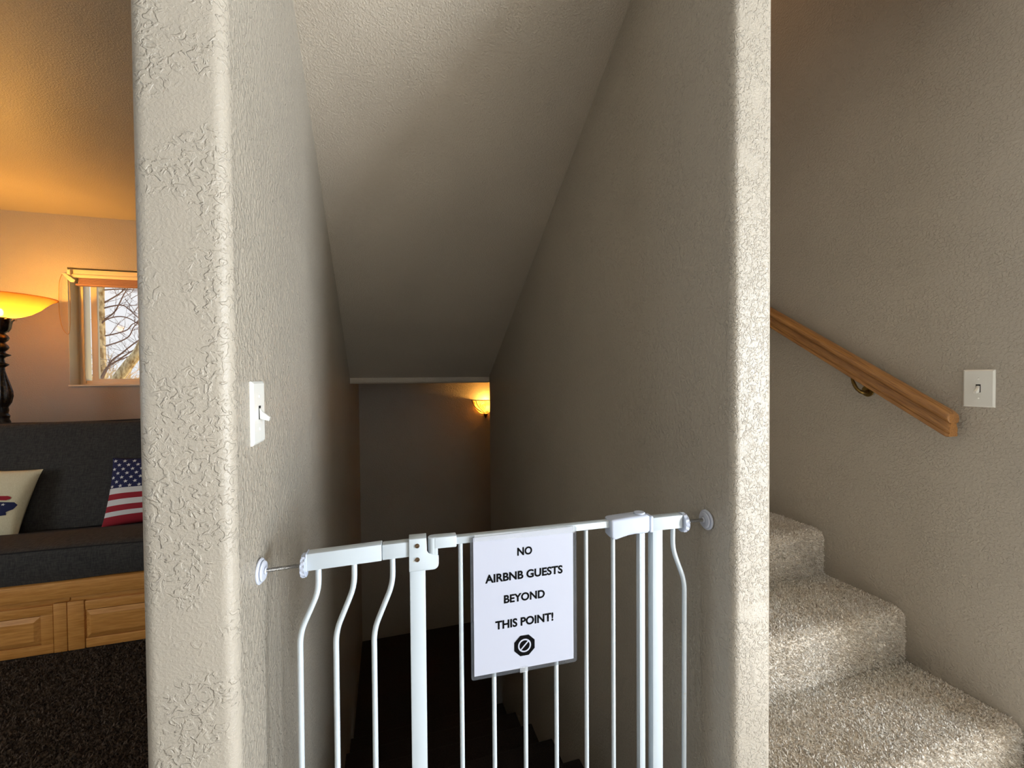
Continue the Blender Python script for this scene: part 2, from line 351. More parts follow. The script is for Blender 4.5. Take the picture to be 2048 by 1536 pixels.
# ------------------------------------------------------------------ stairs going up (right)
us = thing('carpeted_stairs', 'beige carpeted stairs climbing along the taupe wall, right of the pillar', 'stairs', (XP+.001, .727, 0))
WU = RW-XP-.002; RISE, RUN = .1805, .29
def step_prof(k):
    y0 = RUN*(k-1); z = RISE*k; q = .034
    return [(y0, z-RISE), (y0, z-q)]+arc(y0+q, z-q, q, 180, 90, 6)[1:]+[(y0+RUN, z)]
for k in range(1, 9):
    y0 = RUN*(k-1); pr = step_prof(k); end = 3.18 if k == 8 else y0+RUN
    if k == 8: pr[-1] = (end, RISE*k)
    zb = 0 if k < 5 else RISE*(k-2) if k < 8 else 1.27
    obj('step', pz(pr+[(end, zb)]+([(y0, zb)] if zb < RISE*(k-1)-1e-6 else []), 0, 0, WU), M['carpet_base'], us)
def tufts(name, P_, Nn, m, parent, length, width, seed, per=3, lean=.5, clip=None):
    """P_ (n,3) roots, Nn (n,3) surface normals -> one mesh of small bent blades"""
    rg = np.random.default_rng(seed); n = len(P_)
    V = []; Fc = []
    base = np.repeat(P_, per, 0); nn = np.repeat(Nn, per, 0); m_ = len(base)
    tr = np.repeat(rg.normal(size=(n, 3))*lean*.6, per, 0)+rg.normal(size=(m_, 3))*lean*.5
    d = nn+tr; d /= np.linalg.norm(d, axis=1)[:, None]
    s = np.cross(d, rg.normal(size=(m_, 3))); s /= np.linalg.norm(s, axis=1)[:, None]
    ln = length*rg.uniform(.6, 1.15, m_)[:, None]; wd = width*rg.uniform(.7, 1.2, m_)[:, None]
    base = base+rg.normal(size=(m_, 3))*width*.5
    a_ = base-s*wd*.5; b_ = base+s*wd*.5; mid = base+d*ln*.65; tip = base+d*ln+tr*ln*.35
    c_ = mid+s*wd*.55; e_ = mid-s*wd*.55
    V = np.stack([a_, b_, c_, tip, e_], 1).reshape(-1, 3).astype(np.float32)
    if clip: V[:, clip[0]] = np.clip(V[:, clip[0]], clip[1], clip[2])
    me = bpy.data.meshes.new(name); k = m_
    me.vertices.add(5*k); me.vertices.foreach_set('co', V.ravel())
    me.loops.add(5*k); me.loops.foreach_set('vertex_index', np.arange(5*k, dtype=np.int32))
    me.polygons.add(k); me.polygons.foreach_set('loop_start', np.arange(0, 5*k, 5, dtype=np.int32))
    me.update(calc_edges=True); me.validate(); me.materials.append(m)
    o = bpy.data.objects.new(name, me); C.objects.link(o)
    if parent: o.parent = parent
    o['kind'] = 'stuff'; return o
rg = np.random.default_rng(3)
PP = []; NN = []
for k in range(1, 5):
    pr = step_prof(k)
    for (ya, za), (yb, zb) in zip(pr, pr[1:]):
        ln = math.hypot(yb-ya, zb-za)
        if ln < 1e-5: continue
        cnt = int(ln*WU*(66000 if k < 4 else 30000)); t_ = rg.random(cnt)
        PP.append(np.stack([rg.uniform(.004, WU-.004, cnt), ya+(yb-ya)*t_, za+(zb-za)*t_], 1))
        nv = np.array([0, -(zb-za), (yb-ya)])/ln; NN.append(np.repeat(nv[None], cnt, 0))
tufts('carpet_pile', np.concatenate(PP), np.concatenate(NN), M['carpet'], us, .0068, .0024, 4, per=2, lean=.7, clip=(0, .0005, WU-.0005))
# dark carpet pile in the living room
cnt = 64000; Pd = np.stack([rg.uniform(-1.95, -.372, cnt), rg.uniform(1.02, 2.308, cnt), np.zeros(cnt)], 1)
o = tufts('carpet_pile', Pd, np.repeat(np.array([[0, 0, 1.]]), cnt, 0), M['carpet_dark'], None, .011, .0045, 5, per=2, lean=.6, clip=(1, 1.0, 2.31))
tag(o, 'short dark brown carpet pile on the living room floor', 'carpet')

# ------------------------------------------------------------------ window in the living room
wn = struct('window_1', bx(WX0, WX1, 4.185, 4.20, WZ0, WZ0+.02), M['vinyl'], 'white vinyl sliding window with bare trees outside')
def rectframe(x0, x1, z0, z1, w_, y0, y1, bev=.002):
    bm = bmesh.new()
    box(bm, x0, x0+w_, y0, y1, z0, z1, bev=bev); box(bm, x1-w_, x1, y0, y1, z0, z1, bev=bev)
    box(bm, x0+w_, x1-w_, y0, y1, z0, z0+w_, bev=bev); box(bm, x0+w_, x1-w_, y0, y1, z1-w_, z1, bev=bev); return bm
obj('window_frame', rectframe(WX0, WX1, WZ0, WZ1, .034, 4.115, 4.19), M['vinyl'], wn)
obj('window_stop', rectframe(WX0+.030, WX1-.030, WZ0+.004, WZ1-.03, .010, 4.10, 4.12), M['vinyl'], wn)
for x0, x1 in ((WX0+.072, -1.80), (-1.83, WX1-.05)):
    sa = obj('window_sash', rectframe(x0, x1, WZ0+.008, WZ1-.034, .040, 4.125 if x0 < -2 else 4.155, 4.148 if x0 < -2 else 4.178), M['vinyl'], wn)
    obj('pane', bx(x0+.03, x1-.03, (4.135 if x0 < -2 else 4.165), (4.138 if x0 < -2 else 4.168), WZ0+.04, WZ1-.07), M['glass'], sa)
struct('trim_1', bx(WX0, WX0+.002, 4.0, 4.115, WZ0, WZ1), M['jamb'], 'pale window reveal')
struct('trim_2', bx(WX0-.004, WX1+.004, 3.99, 4.115, WZ0-.008, WZ0+.004, bev=.002), M['vinyl'], 'thin pale window sill')
# blind
bl = thing('window_blind', 'raised pink pleated blind under a cream head rail in the window', 'blind', (-2.28, 4.0, 1.93))
obj('head_rail', bx(.0, .92, .004, .055, .052, .108, bev=.003), M['valance'], bl)
obj('rail_lip', bx(.0, .92, -.004, .006, .046, .070, bev=.002), M['valance'], bl)
bm = bmesh.new()
for i in range(5):
    z0 = .004+i*.009
    prism(bm, [(.008, z0), (.05, z0-.002), (.05, z0+.005), (.008, z0+.007)], 0, .05, .915)
obj('pleated_shade', bm, M['shade'], bl)
obj('bottom_rail', bx(.035, .915, .006, .048, -.012, .002, bev=.002), M['shade'], bl)
bm = bmesh.new(); prism(bm, [(-.030, .068), (-.008, .070), (.050, .022), (.044, .004), (.020, .006)], 1, -.022, -.012, bev=.001)
box(bm, -.0, .02, -.02, .02, .062, .10, bev=.002)
obj('cord_lock', bm, M['valance'], bl)
cp = spline([(-.028, -.02, .062), (-.044, -.022, .0), (-.050, -.022, -.15), (-.046, -.02, -.27), (-.030, -.018, -.35), (-.004, -.012, -.385), (.008, -.014, -.33), (.012, -.016, -.25), (.014, -.016, -.1), (.010, -.016, .03)], 6)
obj('lift_cord', tb(cp, .0022, 6), M['cord'], bl)

# ------------------------------------------------------------------ lamp
lp = thing('floor_lamp', 'dark carved torchiere floor lamp glowing orange behind the sofa', 'lamp', (-2.35, 3.5, 0))
prof = [(.15, 0), (.15, .02), (.12, .035), (.06, .05), (.04, .08), (.055, .12), (.04, .16), (.022, .22), (.026, .5), (.032, .75), (.022, .8), (.034, .86), (.034, .90)]
obj('base', la([(.001, 0)]+prof+[(.001, .90)], 32), M['bronze'], lp)
prof = [(.001, .90), (.036, .90), (.037, .935), (.030, .955), (.034, .975), (.026, .99), (.03, 1.01), (.027, 1.03), (.040, 1.06), (.047, 1.10), (.046, 1.13), (.038, 1.17), (.026, 1.22), (.018, 1.265), (.017, 1.284), (.026, 1.292), (.036, 1.300), (.035, 1.306), (.020, 1.315), (.017, 1.338), (.022, 1.35), (.044, 1.361), (.044, 1.366), (.024, 1.375), (.020, 1.385), (.034, 1.40), (.039, 1.412), (.034, 1.425), (.021, 1.443), (.034, 1.455), (.041, 1.472), (.034, 1.488), (.022, 1.50), (.03, 1.515), (.001, 1.515)]
bm = bmesh.new(); lathe(bm, prof, 48, flute=12, fr=(1.05, 1.26)); obj('column', bm, M['bronze'], lp)
bm = bmesh.new(); lathe(bm, [(.001, 1.505), (.028, 1.505), (.038, 1.53), (.042, 1.56), (.048, 1.585), (.052, 1.6), (.001, 1.6)], 32)
obj('capital', bm, M['bronze'], lp)
for k in range(8):   # acanthus leaves
    t_ = 2*PI*k/8+.2; bm = bmesh.new(); c_, s_ = math.cos(t_), math.sin(t_)
    rows = [(.034, 1.512, .010), (.045, 1.535, .015), (.049, 1.56, .016), (.054, 1.58, .013), (.066, 1.594, .009), (.078, 1.592, .003)]
    vs = []
    for q, z, hw in rows:
        vs.append([bm.verts.new((q*c_-e*hw*s_, q*s_+e*hw*c_, z-(abs(e)*.003))) for e in (-1, 0, 1)])
    for a_, b_ in zip(vs, vs[1:]):
        for j in (0, 1): bm.faces.new((a_[j], a_[j+1], b_[j+1], b_[j]))
    bmesh.ops.solidify(bm, geom=bm.faces[:], thickness=.003)
    obj('leaf', bm, M['bronze'], lp)
m = bpy.data.materials.new('amber_alabaster_glass'); m.use_nodes = True; ntm = m.node_tree; ntm.nodes.clear()
oo = ntm.nodes.new('ShaderNodeOutputMaterial'); tl = ntm.nodes.new('ShaderNodeBsdfTranslucent'); df = ntm.nodes.new('ShaderNodeBsdfPrincipled'); mx = ntm.nodes.new('ShaderNodeMixShader')
tl.inputs[0].default_value = (.34, .17, .05, 1); df.inputs['Base Color'].default_value = (.75, .5, .24, 1); df.inputs['Roughness'].default_value = .2; mx.inputs[0].default_value = .12
ntm.links.new(tl.outputs[0], mx.inputs[1]); ntm.links.new(df.outputs[0], mx.inputs[2])
tp_ = ntm.nodes.new('ShaderNodeBsdfTransparent'); tp_.inputs[0].default_value = (1, .72, .36, 1); m2_ = ntm.nodes.new('ShaderNodeMixShader'); m2_.inputs[0].default_value = .24 if m.name.startswith('amber_al') else .12
ntm.links.new(mx.outputs[0], m2_.inputs[1]); ntm.links.new(tp_.outputs[0], m2_.inputs[2]); ntm.links.new(m2_.outputs[0], oo.inputs[0]); M['alab'] = m
bm = bmesh.new()
prof = [(.004, 1.600), (.05, 1.602), (.095, 1.612), (.14, 1.634), (.18, 1.665), (.21, 1.698), (.235, 1.722), (.258, 1.734)]
lathe(bm, prof, 56, cap=False); tube(bm, [(.257*math.cos(2*PI*k/56), .257*math.sin(2*PI*k/56), 1.734) for k in range(57)], .003, 6); obj('bowl_shade', bm, M['alab'], lp)
m = bpy.data.materials.new('bulb_glow'); m.use_nodes = True; b = pb(m); b.inputs['Emission Color'].default_value = (1, .80, .45, 1); b.inputs['Emission Strength'].default_value = 20; M['bulb'] = m
obj('bulb', la([(.001, 1.612), (.012, 1.613), (.018, 1.63), (.018, 1.645), (.012, 1.655), (.001, 1.658)], 16), M['bulb'], lp)
ll = light('lamp_light', 'POINT', (0, 0, 1.672), 40, (1, .45, .065), shadow_soft_size=.025); ll.parent = lp

# ------------------------------------------------------------------ sofa
sf = thing('sofa', 'charcoal linen daybed sofa on a honey maple base with drawers', 'sofa', (-1.348, 2.325, 0))
x0, x1 = -2.0, 1.0-.02   # local; right end stops behind the pillar
bm = bmesh.new(); box(bm, x0, x1, .012, .95, .0, .228)
obj('base', bm, M['maple'], sf)
obj('front_rail', bx(x0, x1, -.012, .06, .243, .316, bev=.006), M['maple'], sf)
obj('lip', bx(x0, -.004, 0, .05, .224, .243, bev=.002), M['maple'], sf)
obj('lip', bx(.0, x1, .002, .05, .222, .243, bev=.002), M['maple'], sf)
for a_, b_ in ((-.062, -.016), (-.013, .046)):
    obj('stile', bx(a_, b_, 0, .02, .003, .220, bev=.002), M['maple'], sf)
def drawer(a_, b_):
    d_ = obj('drawer_front', rectframe_xz(a_, b_, .004, .215), M['maple'], sf)
    bm = bmesh.new(); i0, i1, j0, j1, q = a_+.004, b_-.042 if a_ < 0 else b_-.004, .05, .172, .020
    A_ = [(i0, 0.003, j0), (i1, .003, j0), (i1, .003, j1), (i0, .003, j1)]
    B_ = [(i0+q, -.006, j0+q), (i1-q, -.006, j0+q), (i1-q, -.006, j1-q), (i0+q, -.006, j1-q)]
    va = [bm.verts.new(p) for p in A_]; vb = [bm.verts.new(p) for p in B_]
    bm.faces.new(vb)
    for k in range(4): bm.faces.new((va[k], va[(k+1) % 4], vb[(k+1) % 4], vb[k]))
    vc = [bm.verts.new((p[0], .012, p[2])) for p in A_]
    for k in range(4): bm.faces.new((va[k], va[(k+1) % 4], vc[(k+1) % 4], vc[k]))
    obj('raised_panel', bm, M['maple'], d_, smooth=False)
def rectframe_xz(a_, b_, z0, z1):
    bm = bmesh.new(); w_ = .042
    box(bm, a_, b_, .001, .018, z0, z0+.042, bev=.0015); box(bm, a_, b_, .001, .018, z1-.040, z1, bev=.0015)
    if a_ < 0: box(bm, b_-w_, b_, .001, .018, z0+.042, z1-.04, bev=.0015); box(bm, a_, a_+w_, .001, .018, z0+.042, z1-.04, bev=.0015)
    else: box(bm, b_-w_, b_, .001, .018, z0+.042, z1-.04, bev=.0015)
    return bm
drawer(-.70, -.064); drawer(.050, .70)
# seat mattress: rounded slab, higher at its front
def slab(x0, x1, top, bot, seg=48, amp=.004, seed=1):
    """closed cross section (y,z) lofted along x with a little sag; returns bm"""
    bm = bmesh.new(); poly = [(p.x, p.y) for p in spline([(a_, b_, 0) for a_, b_ in top], 5)]+bot
    n = len(poly); rings = []; rnd = random.Random(seed)
    ph = [rnd.uniform(0, 6) for _ in range(4)]
    for i in range(seg+1):
        x = x0+(x1-x0)*i/seg; e = min(i, seg-i); sh = 1-.10*max(0, (2-e)/2)**2
        cy = sum(p[0] for p in poly)/n; cz = sum(p[1] for p in poly)/n
        ring = []
        for j, (y, z) in enumerate(poly):
            wv_ = amp*(math.sin(5*x+ph[0]+j*.13)+.6*math.sin(13*x+ph[1]-j*.3))
            k_ = wv_ if j < n-len(bot) else 0
            ring.append(bm.verts.new((x, cy+(y-cy)*sh, cz+(z-cz)*sh+k_*.6)))
        rings.append(ring)
    for a_, b_ in zip(rings, rings[1:]):
        for j in range(n): bm.faces.new((a_[j], a_[(j+1) % n], b_[(j+1) % n], b_[j]))
    bm.faces.new(rings[0]); bm.faces.new(rings[-1][::-1]); return bm
st = obj('seat_cushion', slab(x0+.02, x1-.02, [(.004, .318), (-.006, .36), (-.008, .42), (.006, .458), (.05, .474), (.15, .478), (.27, .462), (.42, .425), (.58, .40)], [(.60, .318)]), M['linen'], sf, ang=60)
obj('piping', tb([(x0+.03+(x1-x0-.06)*i/40, .004+.002*math.sin(i*.9), .458+.003*math.sin(i*.55)) for i in range(41)], .0035, 6), M['piping'], st)
bk = obj('back_cushion', slab(x0+.02, x1-.02, [(.46, .42), (.49, .55), (.54, .72), (.60, .88), (.635, .950), (.67, .964), (.72, .955), (.76, .90)], [(.74, .60), (.66, .40)], seed=4), M['linen'], sf, ang=60)
obj('piping', tb([(x0+.03+(x1-x0-.06)*i/40, .668+.002*math.sin(i*.7), .965+.003*math.sin(i*.5)) for i in range(41)], .004, 6), M['piping'], bk)

# ------------------------------------------------------------------ pillows
def pillow_fn(w_, h_, t_):
    def fn(a_, b_, side=1, lift=0):   # a,b in -1..1
        pin = lambda q: 1-.07*(1-q*q)
        x = a_*w_/2*pin(b_); y = b_*h_/2*pin(a_)
        e = max(0, (1-a_*a_)*(1-b_*b_)); z = side*(t_/2*e**.42+lift)
        z += side*.004*math.sin(7*a_+3*b_)*e
        return Vector((x, -z, y))
    return fn
def pillow_mesh(fn, n=36, mi=None):
    bm = bmesh.new(); G = {}
    for s_ in (1, -1):
        for i in range(n+1):
            for j in range(n+1):
                if s_ == -1 and (i in (0, n) or j in (0, n)): G[s_, i, j] = G[1, i, j]; continue
                G[s_, i, j] = bm.verts.new(fn(-1+2*i/n, -1+2*j/n, s_))
        for i in range(n):
            for j in range(n):
                fc = bm.faces.new((G[s_, i, j], G[s_, i+1, j], G[s_, i+1, j+1], G[s_, i, j+1]))
                if mi: fc.material_index = mi(-1+2*(i+.5)/n, (j+.5)/n)
    return bm
def place(o, loc, rx, rz, ry=0): o.location = loc; o.rotation_euler = (rx, ry, rz)
# flag pillow
W_, H_ = .40, .375
fp = thing('throw_pillow', 'flag-patterned throw pillow with white stars on navy above red and white stripes', 'pillow', (-1.245, 2.735, .418), group='throw pillows on the sofa')
fp.rotation_euler = (math.radians(-21), 0, math.radians(4))
fn0 = pillow_fn(W_, H_, .13); fn = lambda a_, b_, s_=1, lift=0: fn0(a_, b_, s_, lift)+Vector((0, 0, H_/2))
bnds = [0, .13, .205, .285, .365, .445, .53]
def mi(a_, v):
    if v > .53: return 0
    for k in range(6):
        if v < bnds[k+1]: return 1 if k % 2 == 0 else 2
    return 0
obj('cover', pillow_mesh(fn, 60, mi), [M['navy'], M['red'], M['white']], fp, ang=80)
bm = bmesh.new(); k = 0
for j in range(7):
    for i in range(9):
        a_ = -.90+i*.225+(.11 if j % 2 else 0); b_ = .12+j*.128
        if a_ < .95: star(bm, lambda x, y: fn(x, y, 1, .0012), a_, b_, .058, rot=.15)
obj('printed_stars', bm, M['white'], fp)
# cream pillow with print
cpw = thing('throw_pillow', 'cream throw pillow with a red and starry navy print, nearest the lamp', 'pillow', (-1.985, 2.70, .415), group='throw pillows on the sofa')
cpw.rotation_euler = (math.radians(-21), math.radians(4), math.radians(-4))
W2, H2 = .45, .36
fn2_ = pillow_fn(W2, H2, .13); fn2 = lambda a_, b_, s_=1, lift=0: fn2_(a_, b_, s_, lift)+Vector((0, 0, H2/2))
obj('cover', pillow_mesh(fn2, 36), M['cream_cloth'], cpw, ang=80)
def patch(poly, lift, n=1):
    bm = bmesh.new(); cx = sum(p[0] for p in poly)/len(poly); cy = sum(p[1] for p in poly)/len(poly)
    rings = []
    for q in (1, .85, .7, .55, .4, .25, .1):
        rings.append([bm.verts.new(fn2(cx+(p[0]-cx)*q+.13, cy+(p[1]-cy)*q, 1, lift)) for p in poly])
    m_ = len(poly)
    for a_, b_ in zip(rings, rings[1:]):
        for j in range(m_): bm.faces.new((a_[j], a_[(j+1) % m_], b_[(j+1) % m_], b_[j]))
    bm.faces.new(rings[-1]); return bm
def densify(poly, n=6):
    o_ = []
    for a_, b_ in zip(poly, poly[1:]+poly[:1]):
        for k in range(n): o_.append((a_[0]+(b_[0]-a_[0])*k/n, a_[1]+(b_[1]-a_[1])*k/n))
    return o_
obj('printed_bar', patch(densify([(-.60, .10), (.60, .10), (.66, .14), (.66, .19), (.60, .22), (-.60, .22), (-.66, .19), (-.66, .13)]), .0030), M['red'], cpw)
obj('printed_shape', patch(densify([(-.74, .05), (.74, .05), (.80, -.02), (.76, -.14), (.66, -.22), (.68, -.30), (.54, -.34), (.50, -.46), (.36, -.50), (.34, -.66), (.18, -.60), (-.2, -.66), (-.34, -.56), (-.6, -.5), (-.7, -.3)], 6), .0030), M['navy'], cpw)
bm = bmesh.new()
for j in range(6):
    for i in range(12):
        a_ = -.60+i*.118+(.055 if j % 2 else 0); b_ = -.02-j*.105
        if abs(a_) < .66-.07*j: star(bm, lambda x, y: fn2(x+.13, y, 1, .0042), a_, b_, .040)
obj('printed_stars', bm, M['white'], cpw)
obj('printed_arc', tb([fn2(.42+.16*math.cos(t_), .22+.10*math.sin(t_), 1, .0014) for t_ in [PI*k/12 for k in range(13)]], .0012, 5), M['ink'], cpw)

# ------------------------------------------------------------------ gate
GA = math.atan2(-.06819, .99767)
gt = thing('safety_gate', 'white metal pressure-mounted safety gate across the top of the basement stairs', 'gate', (XL, .876, 0), GA)
wm, wp = M['white_metal'], M['white_plastic']
FR = -.010; BK = .010
SL = .95322
def disc(bm, c, rad, x0, x1, n=28, bev=.002):
    """disc whose axis is x"""
    pr = [(.0005, x0), (rad-bev, x0), (rad, x0+bev if x1 > x0 else x0-bev), (rad, x1-bev if x1 > x0 else x1+bev), (rad-bev, x1), (.0005, x1)]
    tmp = bmesh.new(); lathe(tmp, pr, n)
    for v in tmp.verts: v.co = Vector((v.co.z, v.co.x+c[0], v.co.y+c[1]))
    me_ = bpy.data.meshes.new('t'); tmp.to_mesh(me_); tmp.free(); bm.from_mesh(me_); bpy.data.meshes.remove(me_)
def scallop(bm, c, rad, x0, x1, n=12):
    m_ = n*4; A_ = []; B_ = []
    for k in range(m_):
        t_ = 2*PI*k/m_; q = rad*(1+.06*math.cos(n*t_))
        A_.append(bm.verts.new((x0, c[0]+q*math.cos(t_), c[1]+q*math.sin(t_)))); B_.append(bm.verts.new((x1, c[0]+q*math.cos(t_), c[1]+q*math.sin(t_))))
    fs = [bm.faces.new(A_), bm.faces.new(B_[::-1])]
    for k in range(m_): bm.faces.new((A_[k], A_[(k+1) % m_], B_[(k+1) % m_], B_[k]))
    bmesh.ops.bevel(bm, geom=list(set(fs[0].edges) | set(fs[1].edges)), offset=min(.0015, abs(x1-x0)*.3), segments=2, affect='EDGES')
for zz, za, zb in ((.843, .8465, 1), (.095, .095, 1)):
    bm = bmesh.new(); disc(bm, (0, zz), .0235, 0.0003, .006); disc(bm, (0, zz), .019, .006, .0105); disc(bm, (0, zz), .007, .0105, .014); obj('wall_pad', bm, M['pad'], gt)
    obj('threaded_rod', tb([(.006, 0, zz), (.088, 0, zz+.004)], .0036, 10), M['steel'], gt)
    bm = bmesh.new(); scallop(bm, (0, zz+.0035), .0215, .075, .083); obj('adjusting_wheel', bm, wp, gt)
for zz in (.8605, .095):
    bm = bmesh.new(); disc(bm, (0, zz), .0235, SL-.0003, SL-.006); disc(bm, (0, zz), .019, SL-.006, SL-.0105); disc(bm, (0, zz), .007, SL-.0105, SL-.014); obj('wall_pad', bm, M['pad'], gt)
    obj('threaded_rod', tb([(SL-.006, 0, zz), (.880, 0, zz)], .0036, 10), M['steel'], gt)
    bm = bmesh.new(); scallop(bm, (0, zz), .0215, .8815, .892); obj('adjusting_wheel', bm, wp, gt)
def skew_arm(s0, s1, z0, z1, h, y0=FR, y1=BK, bev=.0015):
    bm = bmesh.new(); vs = box(bm, s0, s1, y0, y1, 0, h, bev=bev)
    for v in bm.verts: v.co.z += z0+(z1-z0)*(v.co.x-s0)/(s1-s0)
    return bm
ex = obj('extension_arm', skew_arm(.085, .2195, .8385, .8440, .0322, FR-.0015, BK+.0015), wm, gt)
obj('end_cap', skew_arm(.0825, .0855, .8375, .8376, .0340, FR-.0022, BK+.0022), wp, ex)
obj('inner_arm', skew_arm(.2205, .300, .8445, .8465, .0300), wm, gt)
obj('lower_arm', bx(.085, .300, FR, BK, .082, .108, bev=.0015), wm, gt)
for pts_ in ([(.1031, .848), (.1028, .7939), (.0690, .7177), (.0668, .09)], [(.1677, .850), (.1675, .7965), (.1326, .7115), (.1315, .09)], [(.2393, .852), (.2393, .7933), (.2027, .7055), (.2020, .09)]):
    obj('bar', tb(bend([(a_, 0, b_) for a_, b_ in pts_], .022), .0053, 12), wm, gt)
hp = obj('hinge_post', bx(.2720, .3025, FR, BK, .0, .845, bev=.0018), wm, gt)
# hinge bracket plate with curled cup
bm = bmesh.new()
pl = [(.2712, .8822), (.3050, .8822), (.3058, .8560), (.3090, .8510), (.3200, .8468), (.3286, .8455), (.3286, .8300)]+[(.3286-.0105*(1-math.cos(t_)), .8290-.0110*math.sin(t_)) for t_ in (.4, .8, 1.2, 1.57)]+[(.2712, .8178)]
prism(bm, pl, 1, FR-.0045, FR-.0015, bev=.0008)
box(bm, .2712, .3050, FR-.0042, BK+.002, .8795, .8824, bev=.001)
box(bm, .2712, .3050, BK, BK+.003, .820, .8824, bev=.0008)
hb = obj('hinge_bracket', bm, wm, gt)
for zz in (.8683, .8410):
    bm = bmesh.new(); tmp = bmesh.new(); lathe(tmp, [(.0005, 0), (.0044, 0), (.0046, .001), (.0036, .0026), (.0018, .0026), (.0014, .0016), (.0005, .0016)], 20)
    for v in tmp.verts: v.co = Vector((v.co.x+.2872, FR-.0045-v.co.z, v.co.y+zz))
    me_ = bpy.data.meshes.new('t'); tmp.to_mesh(me_); tmp.free(); bm.from_mesh(me_); bpy.data.meshes.remove(me_)
    obj('screw', bm, M['screw'], hb)
# gate leaf: hinge knuckle, rail, stiles, bars, latch
bm = bmesh.new()
lathe(bm, [(.0004, .842), (.0085, .842), (.0098, .8435), (.0098, .8795), (.0085, .881), (.0004, .881)], 24, c=(.3180, -.0035, 0))
box(bm, .318, .3268, FR-.0030, FR+.004, .8445, .8805, bev=.0015)
box(bm, .318, .3645, FR-.0030, BK-.002, .8580, .8808, bev=.0018)
obj('hinge_knuckle', bm, wm, gt)
obj('top_rail', skew_arm(.360, .745, .8618, .8672, .0145, -.0095, .0075), wm, gt)
obj('bottom_rail', bx(.322, .785, -.0095, .0075, .060, .0745, bev=.0012), wm, gt)
obj('hinge_stile', tb([(.318, -.0035, .05), (.318, -.0035, .0605), (.318, -.0035, .0745)], .009, 16), wm, gt)
for s_ in (.3734, .4408, .5085, .5775, .6472, .7115):
    obj('bar', tb([(s_, -.001, .0740), (s_, -.001, .8635)], .0047, 12), wm, gt)
obj('latch_stile', bx(.7715, .7850, -.0100, .0055, .060, .853, bev=.0012), wm, gt)
bm = bmesh.new()
top = [(.6990, .8830), (.7030, .8858), (.7350, .8880), (.7700, .8898), (.7880, .8900), (.7930, .8868)]
bot = [(.7930, .8545), (.7890, .8500), (.7800, .8490), (.7600, .8498), (.7420, .8482), (.7260, .8448), (.7120, .8412), (.7040, .8425), (.6995, .8480)]
prism(bm, top+bot, 1, -.019, .017, bev=.0055, seg=4)
lh = obj('latch_housing', bm, wp, gt)
bm = bmesh.new(); tmp = bmesh.new(); lathe(tmp, [(.0005, 0), (.0125, 0), (.0130, .0015), (.0125, .0032), (.0115, .0040), (.0005, .0036)], 28)
for v in tmp.verts: v.co = Vector((v.co.x*1.0+.7760, v.co.y*.9-.001, v.co.z+.8890))
me_ = bpy.data.meshes.new('t'); tmp.to_mesh(me_); tmp.free(); bm.from_mesh(me_); bpy.data.meshes.remove(me_)
obj('release_button', bm, wp, lh)
lpst = obj('latch_post', bx(.8037, .8290, FR-.001, BK, .0, .8515, bev=.0018), wm, gt)
obj('latch_clip', bx(.7958, .8050, FR-.003, BK+.003, .8475, .8845, bev=.003, seg=3), wp, lpst)
obj('latch_arm', skew_arm(.8050, .8805, .8500, .8505, .0300, FR-.001, BK), wm, gt)
obj('lower_arm', bx(.8290, .8815, FR, BK, .082, .108, bev=.0015), wm, gt)
obj('bar', tb(bend([(.8618, 0, .8520), (.8612, 0, .8000), (.8915, 0, .7230), (.8900, 0, .09)], .022), .0053, 12), wm, gt)
obj('threshold_bar', bx(.2720, .8290, -.02, .02, .0, .022, bev=.003), wm, gt)

# ------------------------------------------------------------------ notice on the gate
sg = thing('notice_sign', 'laminated white paper notice with bold black lettering taped to the gate', 'sign', (XL, .876, 0), GA)
yp = -.0165
def rrect(x0, x1, z0, z1, q, n=5):
    return arc(x1-q, z0+q, q, 270, 360, n)+arc(x1-q, z1-q, q, 0, 90, n)+arc(x0+q, z1-q, q, 90, 180, n)+arc(x0+q, z0+q, q, 180, 270, n)
def tilt(bm):
    for v in bm.verts: v.co.z += .004*(v.co.x-.504)/.2
    return bm
obj('laminate_pouch', tilt(pz(rrect(.3915, .6195, .5840, .8778, .006), 1, yp+.0008, yp+.0022)), M['pouch'], sg)
pp = obj('paper', tilt(bx(.3975, .6115, yp, yp+.0006, .5925, .8765)), M['paper'], sg, smooth=False)
def text(s_, cx, base, width, height):
    cu = bpy.data.curves.new('lettering', 'FONT'); cu.body = s_; cu.align_x = 'CENTER'; cu.size = 1; cu.offset = .034; cu.resolution_u = 4; cu.extrude = 0
    to = bpy.data.objects.new('tmp', cu); C.objects.link(to); dg = bpy.context.evaluated_depsgraph_get(); dg.update()
    me = bpy.data.meshes.new_from_object(to.evaluated_get(dg)); bpy.data.objects.remove(to)
    xs = [v.co.x for v in me.vertices]; ys = [v.co.y for v in me.vertices]
    sx = width/(max(xs)-min(xs)); sy = height/(max(ys)-min(ys)); mx_ = (max(xs)+min(xs))/2; my = min(ys)
    for v in me.vertices:
        x = cx+(v.co.x-mx_)*sx; z = base+(v.co.y-my)*sy+.004*(x-.504)/.2; v.co = Vector((x, yp-.0004, z))
    me.name = 'lettering'; me.materials.append(M['ink']); o = bpy.data.objects.new('lettering', me); C.objects.link(o); o.parent = pp
    return o
text('NO', .5050, .8290, .0320, .0172)
text('AIRBNB GUESTS', .5045, .7800, .1665, .0178)
text('BEYOND', .5040, .7335, .0880, .0175)
text('THIS POINT!', .5040, .6815, .1250, .0182)
def flat(polys, dy):
    bm = bmesh.new()
    for pq in polys: bm.faces.new([bm.verts.new((a_, yp-dy, b_)) for a_, b_ in pq])
    return bm
ocx, ocz = .5030, .6395
